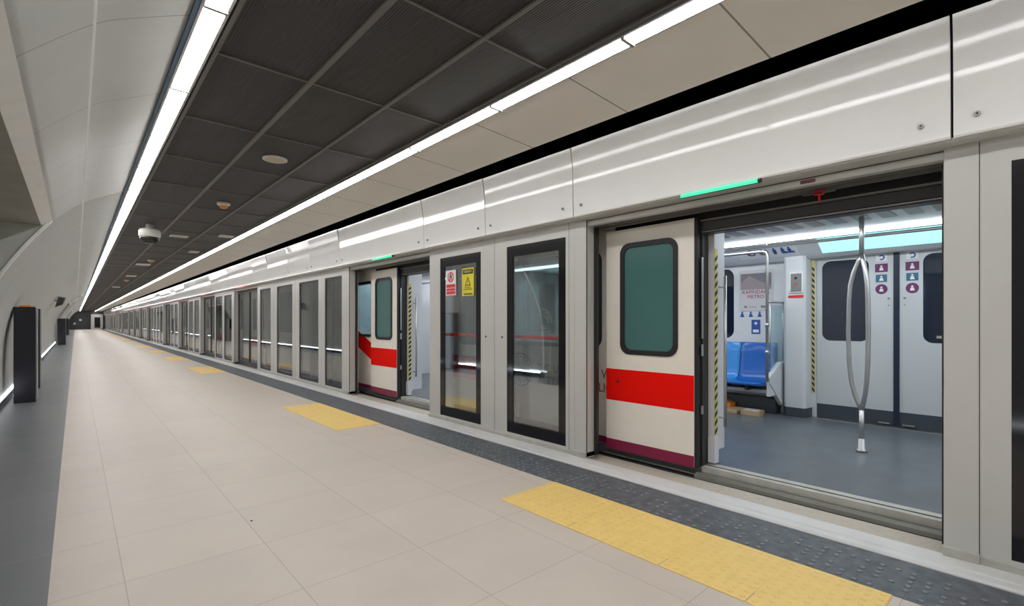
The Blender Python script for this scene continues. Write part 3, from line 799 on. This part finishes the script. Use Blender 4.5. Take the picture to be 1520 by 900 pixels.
for yy in (3.02, 2.9, 2.78): pk.tube([(XW-.002, yy, 1.475), (XW+.0, yy, 1.475)], .013, 10).prism_x([(yy-.03, 1.41), (yy+.03, 1.41), (yy+.012, 1.462), (yy-.012, 1.462)], XW-.002, XW+.001)
part(pk, 'seat_pictograms', m_blue, carA)
bs = part(box(XW-.003, XW+.001, 2.77, 2.89, 1.17, 1.37), 'blue_notice', m_blue, carA)
part(MB().box(XW-.0045, XW-.0025, 2.79, 2.87, 1.19, 1.23).tube([(XW-.0045, 2.83, 1.32), (XW-.0025, 2.83, 1.32)], .02, 12), 'pictogram', m_wht, bs)

# seats (each one a thing)
def seat(y, label, m):
    t = thing('train_seat', (6.9, y, .5), label, 'seat', 'blue seats along the far side of the car')
    w = .235; prof = [(6.62, .50), (6.60, .53), (6.64, .555), (6.80, .545), (6.98, .535), (7.06, .56), (7.10, .66), (7.14, .9), (7.17, 1.04), (7.195, 1.05), (7.195, .6), (7.16, .50), (7.0, .485)]
    mb = MB(); n = len(prof); N = 9
    for j in range(N):
        f = j/(N-1)*2-1; dip = .02*(1-f*f)
        for k, (x, z) in enumerate(prof):
            dx = dz = 0
            if 2 <= k <= 5: dz = -dip
            if 5 < k <= 8: dx = dip
            mb.v.append((x+dx, y+f*w, z+dz))
    for j in range(N-1):
        for k in range(n): mb.face([j*n+k, j*n+(k+1) % n, (j+1)*n+(k+1) % n, (j+1)*n+k], True)
    mb.face(list(range(n))); mb.face([(N-1)*n+k for k in range(n)][::-1])
    part(mb, 'shell', m, t)
    part(MB().box(6.75, 7.19, y-.02, y+.02, .42, .49), 'bracket', m_mech, t)
for i, (yy, m) in enumerate(((2.78, m_seatb), (3.26, m_seatl), (3.74, m_seatb), (4.22, m_seatb), (4.70, m_seatb))):
    seat(yy, ['dark blue plastic seat next to the glass partition', 'lighter blue plastic seat left of the seat by the partition', 'blue plastic seat third from the partition, mostly behind the door edge', 'blue plastic seat fourth from the glass partition', 'blue plastic seat fifth from the glass partition'][i], m)
part(MB().box(7.0, 7.195, 2.5, 5.2, TZ, .30), 'heater_box', m_kick, carA)
part(MB().box(6.85, 7.195, 2.5, 5.2, .39, .43), 'seat_beam', m_white, carA)
part(MB().prism_x([(2.44, .38), (2.47, .38), (2.47, .62), (2.44, .62)], 6.62, 7.19), 'partition_rail', m_white, carA)
# windscreen partition
pt = thing('seat_partition', (6.9, 2.46, TZ), 'glass and white draught partition at the end of the seat row', 'partition')
lowp = MB().prism_y([(6.62, .56), (6.60, .62), (7.0, .80), (7.19, .80), (7.19, .22), (7.05, .22)], 2.43, 2.48)
part(lowp, 'lower_panel', m_white, pt)
part(box(6.70, 7.16, 2.452, 2.460, .72, 1.56), 'glass', m_cyang, pt)
part(MB().tube([(6.62, 2.456, 1.60), (7.19, 2.456, 1.60)], .014, 8).tube([(6.70, 2.456, .74), (6.70, 2.456, 1.6)], .008, 8).tube([(7.15, 2.456, .78), (7.15, 2.456, 1.6)], .008, 8), 'rail', m_steel, pt)
gp = MB().tube([(6.6, 2.456, .58), (6.6, 2.456, 2.18), (6.6, 2.47, 2.235), (6.6, 2.52, 2.25), (6.6, 5.3, 2.25)], .018, 12)
gp.tube([(6.6, 2.52, 2.25), (6.6, 2.46, 2.32), (6.6, 2.456, 2.36)], .015, 10)
part(gp, 'grab_post', m_steel, pt)
for zz in (.95, 1.3): part(MB().tube([(6.6, 2.456, zz-.02), (6.6, 2.456, zz+.02)], .026, 12), 'clamp', m_steel, pt)
# under-seat leftovers
tag(MB().prism_y([(6.78, TZ), (6.95, TZ), (6.95, TZ+.045), (6.78, TZ+.045)], 2.62, 3.9).build('wood_plank', m_wood, None, at=(6.8, 2.6, TZ)), 'pale wooden plank on the train floor below the blue seats', 'plank')
pl = box(6.62, 6.74, 2.85, 3.9, TZ, TZ+.05, c=.006).build('cardboard_roll', m_card, None, at=(6.65, 2.8, TZ)); tag(pl, 'long flat cardboard piece on the train floor in front of the plank', 'cardboard')
t = thing('carton', (6.75, 2.55, TZ), 'small white-topped carton at the right end of the plank', 'box')
part(box(6.62, 6.76, 2.56, 2.80, TZ, TZ+.07, c=.004), 'body', m_card, t); part(box(6.63, 6.75, 2.60, 2.77, TZ+.07, TZ+.076), 'paper', m_wht, t)
mb = MB()
mb.prism_x([(3.02, TZ+.045), (3.4, TZ+.045), (3.5, TZ+.09), (3.45, TZ+.17), (3.2, TZ+.15), (3.02, TZ+.10)], 6.80, 6.98)
tag(mb.build('safety_vest', m_orange, None, at=(6.85, 3.0, TZ+.045)), 'folded orange bundle lying on the plank beneath the seats', 'bundle')
# centre pole with three branches
cp = thing('grab_pole', (5.6, 1.23, TZ), 'steel grab pole splitting into curved branches in the doorway', 'pole')
part(MB().lathe(5.6, 1.23, [(.045, TZ), (.045, TZ+.02), (.03, TZ+.028), (.028, TZ+.12), (.021, TZ+.125)], 20), 'floor_flange', m_steel, cp)
part(MB().tube([(5.6, 1.23, TZ+.1), (5.6, 1.23, .50)], .021, 14), 'lower_post', m_steel, cp)
part(MB().tube([(5.6, 1.23, 1.98), (5.6, 1.23, 2.37)], .021, 14).lathe(5.6, 1.23, [(.05, 2.35), (.05, 2.36)], 16), 'upper_post', m_steel, cp)
u = Vector((-.66, .75))
for k in range(3):
    a = math.radians(41.9+180)+k*2*PI/3+PI/2+.5
    P = []
    for z, rad in ((.50, .0), (.56, .025), (.66, .058), (.78, .082), (.95, .098), (1.24, .105), (1.55, .098), (1.70, .088), (1.82, .062), (1.92, .025), (2.0, .0)):
        P.append((5.6+rad*math.cos(a), 1.23+rad*math.sin(a), z))
    part(MB().tube(P, .0195, 12), 'branch', m_steel, cp)
# overhead handrail
hr = thing('handrail', (6.0, 0, 2.2), 'horizontal steel handrail under the ceiling of the near car', 'handrail')
part(MB().tube([(6.0, -4.6, 2.22), (6.0, 9.8, 2.22)], .017, 12), 'rail', m_steel, hr)
for yy in (-3, -.2, 2.75, 4.3, 7.0, 9.3): part(MB().tube([(6.0, yy, 2.22), (6.0, yy, 2.365)], .012, 8).tube([(6.0, yy-.03, 2.22), (6.0, yy+.03, 2.22)], .023, 10), 'hanger', m_steel, hr)
# doorway surrounds of near car
for a, b in DA[1:]:
    fr = MB().box(XB-.025, XI+.1, b-.005, b+.02, TZ, LT+.02)
    part(fr, 'door_jamb', m_mech, carA)
    part(MB().box(XB-.02, XI+.02, a, b, LT-.005, LT+.02).box(XB-.03, XB-.002, a-.05, b+.9, LT+.02, LT+.26), 'door_gear', m_mech, carA)
    part(MB().box(XB-.034, XB-.029, a-.1, b+.9, LT+.10, LT+.115).box(XB-.03, XB-.004, a, b, LT+.005, LT+.013), 'door_gear_rail', m_rail, carA)
    part(MB().box(XI+.02, XI+.10, b-.06, b-.006, TZ+.08, LT), 'jamb_lining', m_white, carA)
    hazard('hazard_tape', XI+.018, XI+.066, b-.065, .36, 1.98, carA)
    part(MB().box(XI+.0, XI+.07, b-.075, b-.012, TZ+.02, TZ+.24), 'jamb_foot', m_white, carA)
    hp = MB().tube([(XI+.14, b-.10, .42), (XI+.14, b-.10, 1.75)], .014, 10)
    for zz in (.5, 1.65): hp.tube([(XI+.14, b-.10, zz), (XI+.12, b-.02, zz)], .01, 8)
    part(hp, 'door_grab_handle', m_steel, carA)
    part(MB().box(XI+.07, XI+.3, b-.02, b+.04, TZ+.1, LT+.1), 'inner_lining', m_white, carA)
    bt = MB().box(XB-.05, XB-.02, b-.012, b-.004, .55, .62).box(XB-.05, XB-.02, b-.012, b-.004, 1.05, 1.15).box(XB-.045, XB-.025, b-.014, b-.004, 1.2, 1.9)
    part(bt, 'jamb_bracket', m_steel, carA)
    # threshold step
    part(MB().prism_y([(XB-.09, -.03), (XB-.11, .0), (XB-.10, .035), (XB-.07, .05), (XB+.02, .05), (XB+.02, -.03)], a-.1, b+.03), 'entry_step', m_step, carA)
    part(MB().prism_y([(XB-.03, .05), (XB-.03, TZ), (XB+.10, TZ+.004), (XB+.12, TZ), (XB+.12, .05)], a, b), 'threshold_plate', m_sill, carA)
    part(MB().box(XB+.02, XB+.028, a, b, TZ+.003, TZ+.006), 'threshold_groove', m_sblk, carA)
struct(box(3.93, 3.975, YB, YE, .007, .0095), 'trim_37', m_black)  # flat black strip, paints in the dark gap under the entry step
# stripe and lettering on body between doors
part(MB().prism_x([(8.2, .57), (10.15, .57+.75), (10.15, .88+.75), (8.2, .88)], XB-.004, XB+.001), 'body_stripe', m_red, carA)
for body, z in (('T.C. ULAŞTIRMA VE', .80), ('ALTYAPI BAKANLIĞI', .66)):
    text(body, .13, m_txt, 'lettering', carA, (XB-.003, 4.06, z), FACE, depth=.0008, align='LEFT', sx=.93)
# ring emblem left of the lettering
em = ringyz(4.36, .76, .205, .19, XB-.003, XB+.001)
for k in range(16):
    a = 2*PI*k/16; em.tube([(XB-.003, 4.36+.158*math.cos(a), .76+.158*math.sin(a)), (XB, 4.36+.158*math.cos(a), .76+.158*math.sin(a))], .014, 6)
for k, hh in enumerate((.03, .06, .075, .06, .03)): em.box(XB-.003, XB, 4.36+(k-2)*.04-.013, 4.36+(k-2)*.04+.013, .70, .70+hh*1.3)
part(em, 'emblem', m_browne, carA)
# emblem on the window
em = MB(); n = 16
for R0, R1 in ((.17, .155), (.10, .088)):
    o = [(4.02+R0*math.cos(PI*k/n), 1.33+R0*math.sin(PI*k/n)) for k in range(n+1)]; i = [(4.02+R1*math.cos(PI*k/n), 1.33+R1*math.sin(PI*k/n)) for k in range(n+1)]
    em.prism_x(o+i[::-1], XB+.014, XB+.018)
for k in range(1, 6):
    a = PI*k/6; em.tube([(XB+.014, 4.02+.13*math.cos(a), 1.33+.13*math.sin(a)), (XB+.018, 4.02+.13*math.cos(a), 1.33+.13*math.sin(a))], .014, 6)
for k, hh in enumerate((.03, .05, .065, .05, .03)): em.box(XB+.014, XB+.018, 4.02+(k-2)*.03-.01, 4.02+(k-2)*.03+.01, 1.25, 1.25+hh)
em.box(XB+.014, XB+.018, 3.9, 4.14, 1.22, 1.235)
part(em, 'window_emblem', m_frost, carA)
# open leaves of the near car
def train_leaf(y0, y1, label, m_win=m_teal, x=3.965, grp='sliding doors of the near metro car'):
    t = thing('train_door', (x, y0, .08), label, 'door', grp)
    w = (y0+.18, y1-.20)
    slab = MB(); plate_hole(slab, y0, y1, .09, 2.24, (w[0]+.01, w[1]-.01, 1.07, 2.06), .08, x, x+.05)
    part(slab, 'panel', m_cream, t)
    g = part(MB().ring_x(rr(w[0]-.03, w[1]+.03, 1.03, 2.10, .10), rr(w[0]+.015, w[1]-.015, 1.075, 2.055, .075), x-.01, x+.045), 'window_gasket', m_rub, t)
    part(box(x+.004, x+.012, w[0]+.005, w[1]-.005, 1.065, 2.065), 'pane', m_win, g)
    part(box(x-.002, x+.003, y0+.001, y1-.001, .57, .88), 'red_stripe', m_red, t)
    part(box(x-.003, x+.052, y0+.001, y1-.001, .085, .185), 'maroon_edge', m_maroon, t)
    part(box(x+.004, x+.056, y0-.03, y0-.001, .09, 2.24), 'rubber_edge', m_rub, t)
    return t
l1 = train_leaf(2.07, 3.0, 'open cream train door with red stripe left of the first doorway')
part(MB().tube([(3.958, 2.86, .76), (3.964, 2.86, .76)], .014, 12), 'key_lock', m_sblk, l1)
train_leaf(7.28, 8.22, 'open cream train door with red stripe in the second doorway')
train_leaf(4.75, 5.68, 'open cream train door half seen behind the pane with warning signs')
train_leaf(-.52, .41, 'open cream train door hidden behind the right column')
# end wall of near car
part(MB().box(XI, 5.25, 10.05, 10.12, TZ, 2.42).box(6.05, XW, 10.05, 10.12, TZ, 2.42).box(5.25, 6.05, 10.06, 10.11, TZ, 2.4), 'end_wall', m_white, carA)
part(MB().box(XI, 7.2, -5.2, -5.14, TZ, 2.42), 'end_wall', m_white, carA)
part(MB().box(5.3, 6.0, 10.03, 10.05, TZ+.02, 2.1), 'end_door', m_tdoor, carA)
# further cars
def far_car(y0, y1, doors, label):
    t = train_body(y0, y1, [(a, b) for a, b in doors], label, m_teal, 1)
    for a, b in doors:
        m = (a+b)/2
        for c, d in ((a, m), (m, b)):
            lf = MB(); plate_hole(lf, c+.004, d-.004, .09, LT, (c+.18, d-.18, 1.09, 2.03), .08, XB-.03, XB+.03); lo = part(lf, 'door_leaf', m_cream, t)
            part(MB().prism_x(rr(c+.17, d-.17, 1.08, 2.04, .08), XB-.02, XB), 'door_window', m_teal, lo)
            part(box(XB-.033, XB-.028, c+.01, d-.01, .57, .88), 'red_stripe', m_red, lo)
    part(MB().box(XI, 7.2, y0, y0+.06, TZ-.1, 2.4).box(XI, 7.2, y1-.06, y1, TZ-.1, 2.4).box(7.14, 7.2, y0, y1, TZ-.1, 2.4), 'end_wall', m_white, t)
for i, s in enumerate((14.46, 39.4, 64.4, 89.4)):
    D = [(s+5.45*k+.5, s+5.45*k+2.06) for k in range(4 if i < 3 else 3)]
    far_car(s-2.9, D[-1][1]+3.6, D, ['second cream metro car behind the closed screen doors', 'third metro car behind the distant closed screen doors', 'fourth metro car far down the platform', 'last metro car at the far end of the platform'][i])
# gangway
tag(MB().box(5.0, 6.3, 10.17, 11.5, .1, 2.2).build('gangway_bellows', m_grey, None, at=(5.6, 10.8, .1)), 'black bellows joining the near metro car and the second car', 'gangway')

# ------------------------------------------------------------------ left side furniture
def totem(x0, x1, y, h, label, beacon):
    t = thing('totem', ((x0+x1)/2, y, 0), label, 'totem', 'black totems along the left wall')
    part(box(x0, x1, y, y+.5, .0, h, c=.006), 'body', m_tot, t)
    part(box(x1, x1+.012, y+.03, y+.48, .02, h-.03), 'side_trim', m_grey, t)
    part(box(x0+.02, x1-.005, y-.008, y, .62, h-.04), 'front_panel', m_tot, t)
    if beacon:
        b = part(box(x0+.06, x0+.2, y+.1, y+.3, h, h+.035, c=.008), 'beacon', m_orange, t)
        part(MB().box(x0+.2, x0+.26, y+.1, y+.3, h, h+.018, c=.006), 'beacon_foot', m_card, t)
totem(-.755, -.495, 11.35, 1.585, 'tall black totem with orange beacon on top, nearest on the left', True)
totem(-.60, -.535, 13.6, 1.6, 'thin black board standing just behind the nearest totem', False)
totem(-.76, -.42, 37.6, 1.5, 'black totem in the distance, second along the left wall', False)
totem(-.70, -.48, 64.0, 1.6, 'small far black totem, third along the left wall', False)
t = thing('wall_speaker', (-.5, 20, 1.8), 'small dark box fixed to the curved left wall above the walkway', 'speaker')
def wx(z):
    for (x0, z0), (x1, z1) in zip(Cf[:-1], Cf[1:]):
        if z1 <= z <= z0: return x0+(x1-x0)*(z0-z)/(z0-z1)
    return -.87
zc = 2.05; yc = 23.0
sp = MB(); q = wx(zc)
sp.v = []
part(MB().prism_y([(q+.01, zc-.22), (q+.22, zc-.12), (q+.30, zc+.12), (q+.10, zc+.16)], yc, yc+.5), 'casing', m_grey, t)
part(MB().prism_y([(q+.03, zc-.20), (q+.20, zc-.12), (q+.27, zc+.10), (q+.11, zc+.13)], yc-.02, yc), 'grille', m_rub, t)
part(MB().tube([(q-.04, yc+.25, zc+.02), (q+.08, yc+.25, zc)], .02, 8), 'bracket', m_grey, t)

# ------------------------------------------------------------------ ceiling devices
t = thing('ceiling_speaker', (1.55, 5.43, 3.03), 'round cream ceiling speaker in the dark panels, nearest to camera', 'speaker')
part(MB().lathe(1.55, 5.43, [(.118, 3.05), (.12, 3.034), (.105, 3.028), (.10, 3.0275)], 32), 'cover', m_devw, t)
part(MB().lathe(1.55, 5.43, [(.098, 3.029), (.097, 3.0268)], 32), 'grille', mat('speaker_grille_cream', (.62, .57, .46), .6), t)
def smoke(x, y, label):
    t = thing('smoke_detector', (x, y, 3.0), label, 'smoke detector')
    part(MB().lathe(x, y, [(.085, 3.05), (.085, 3.02), (.07, 3.005), (.05, 3.0)], 24), 'base', m_devw, t)
    part(MB().lathe(x, y, [(.055, 3.003), (.05, 2.98), (.03, 2.965), (.01, 2.962)], 20), 'sensor_cap', m_orange, t)
smoke(1.58, 7.95, 'orange and white smoke detector on the dark ceiling, nearest one')
smoke(1.56, 16.7, 'small orange smoke detector on the ceiling beyond the dome camera')
smoke(1.56, 25.5, 'tiny far smoke detector in the middle of the dark ceiling')
t = thing('dome_camera', (.97, 10.6, 2.8), 'white dome security camera hanging from the dark ceiling', 'camera')
part(MB().lathe(.97, 10.6, [(.06, 3.05), (.06, 2.98), (.14, 2.96), (.16, 2.93), (.16, 2.84), (.145, 2.82)], 24), 'housing', m_devw, t)
part(MB().lathe(.97, 10.6, [(.145, 2.828), (.135, 2.78), (.10, 2.735), (.05, 2.71), (.01, 2.705)], 24), 'dome', m_dome, t)
def vent_(x, y, label, w=.16, l=.14):
    t = thing('ceiling_vent', (x, y, 3.03), label, 'vent', 'flat white vents on the dark ceiling')
    part(box(x-w, x+w, y-l, y+l, 3.028, 3.05, c=.004), 'plate', m_devw, t)
    part(MB().box(x-w*.8, x+w*.8, y-.02, y+.02, 3.0265, 3.03), 'slot', m_grey, t)
vent_(1.53, 11.6, 'flat white ceiling vent right of the dome camera', .15, .12)
vent_(2.23, 11.0, 'flat white ceiling vent close to the right light strip', .12, .12)
vent_(1.50, 18.1, 'small white ceiling vent past the second smoke detector', .17, .25)
vent_(2.15, 14.0, 'second small vent beside the right light strip', .1, .15)
vent_(1.55, 23.0, 'tiny distant white ceiling vent', .15, .3)
vent_(1.5, 31.0, 'tiniest far white ceiling vent', .15, .4)

# ------------------------------------------------------------------ far end door of the screen
t = thing('end_door', (2.6, YE-.4, 0), 'pale framed end door with black window at the far platform end', 'door')
part(MB().box(1.9, 3.4, YE-.3, YE-.2, 0, .25).box(1.9, 2.35, YE-.3, YE-.2, .25, 2.5).box(3.1, 3.45, YE-.3, YE-.2, .25, 2.5).box(2.35, 3.1, YE-.3, YE-.2, 2.0, 2.5), 'frame', m_psd, t)
part(box(2.35, 3.1, YE-.27, YE-.23, .25, 2.0), 'window', m_blackg, t)
for x, z, L in ((.6, 1.55, 'small pale notice on the dark far wall, right one'), (-.1, .95, 'small pale notice on the dark far wall, lower left one')):
    tag(box(x-.15, x+.15, YE-.03, YE-.001, z-.15, z+.15).build('notice', m_devw, None, at=(x, YE-.02, z-.15)), L, 'notice')
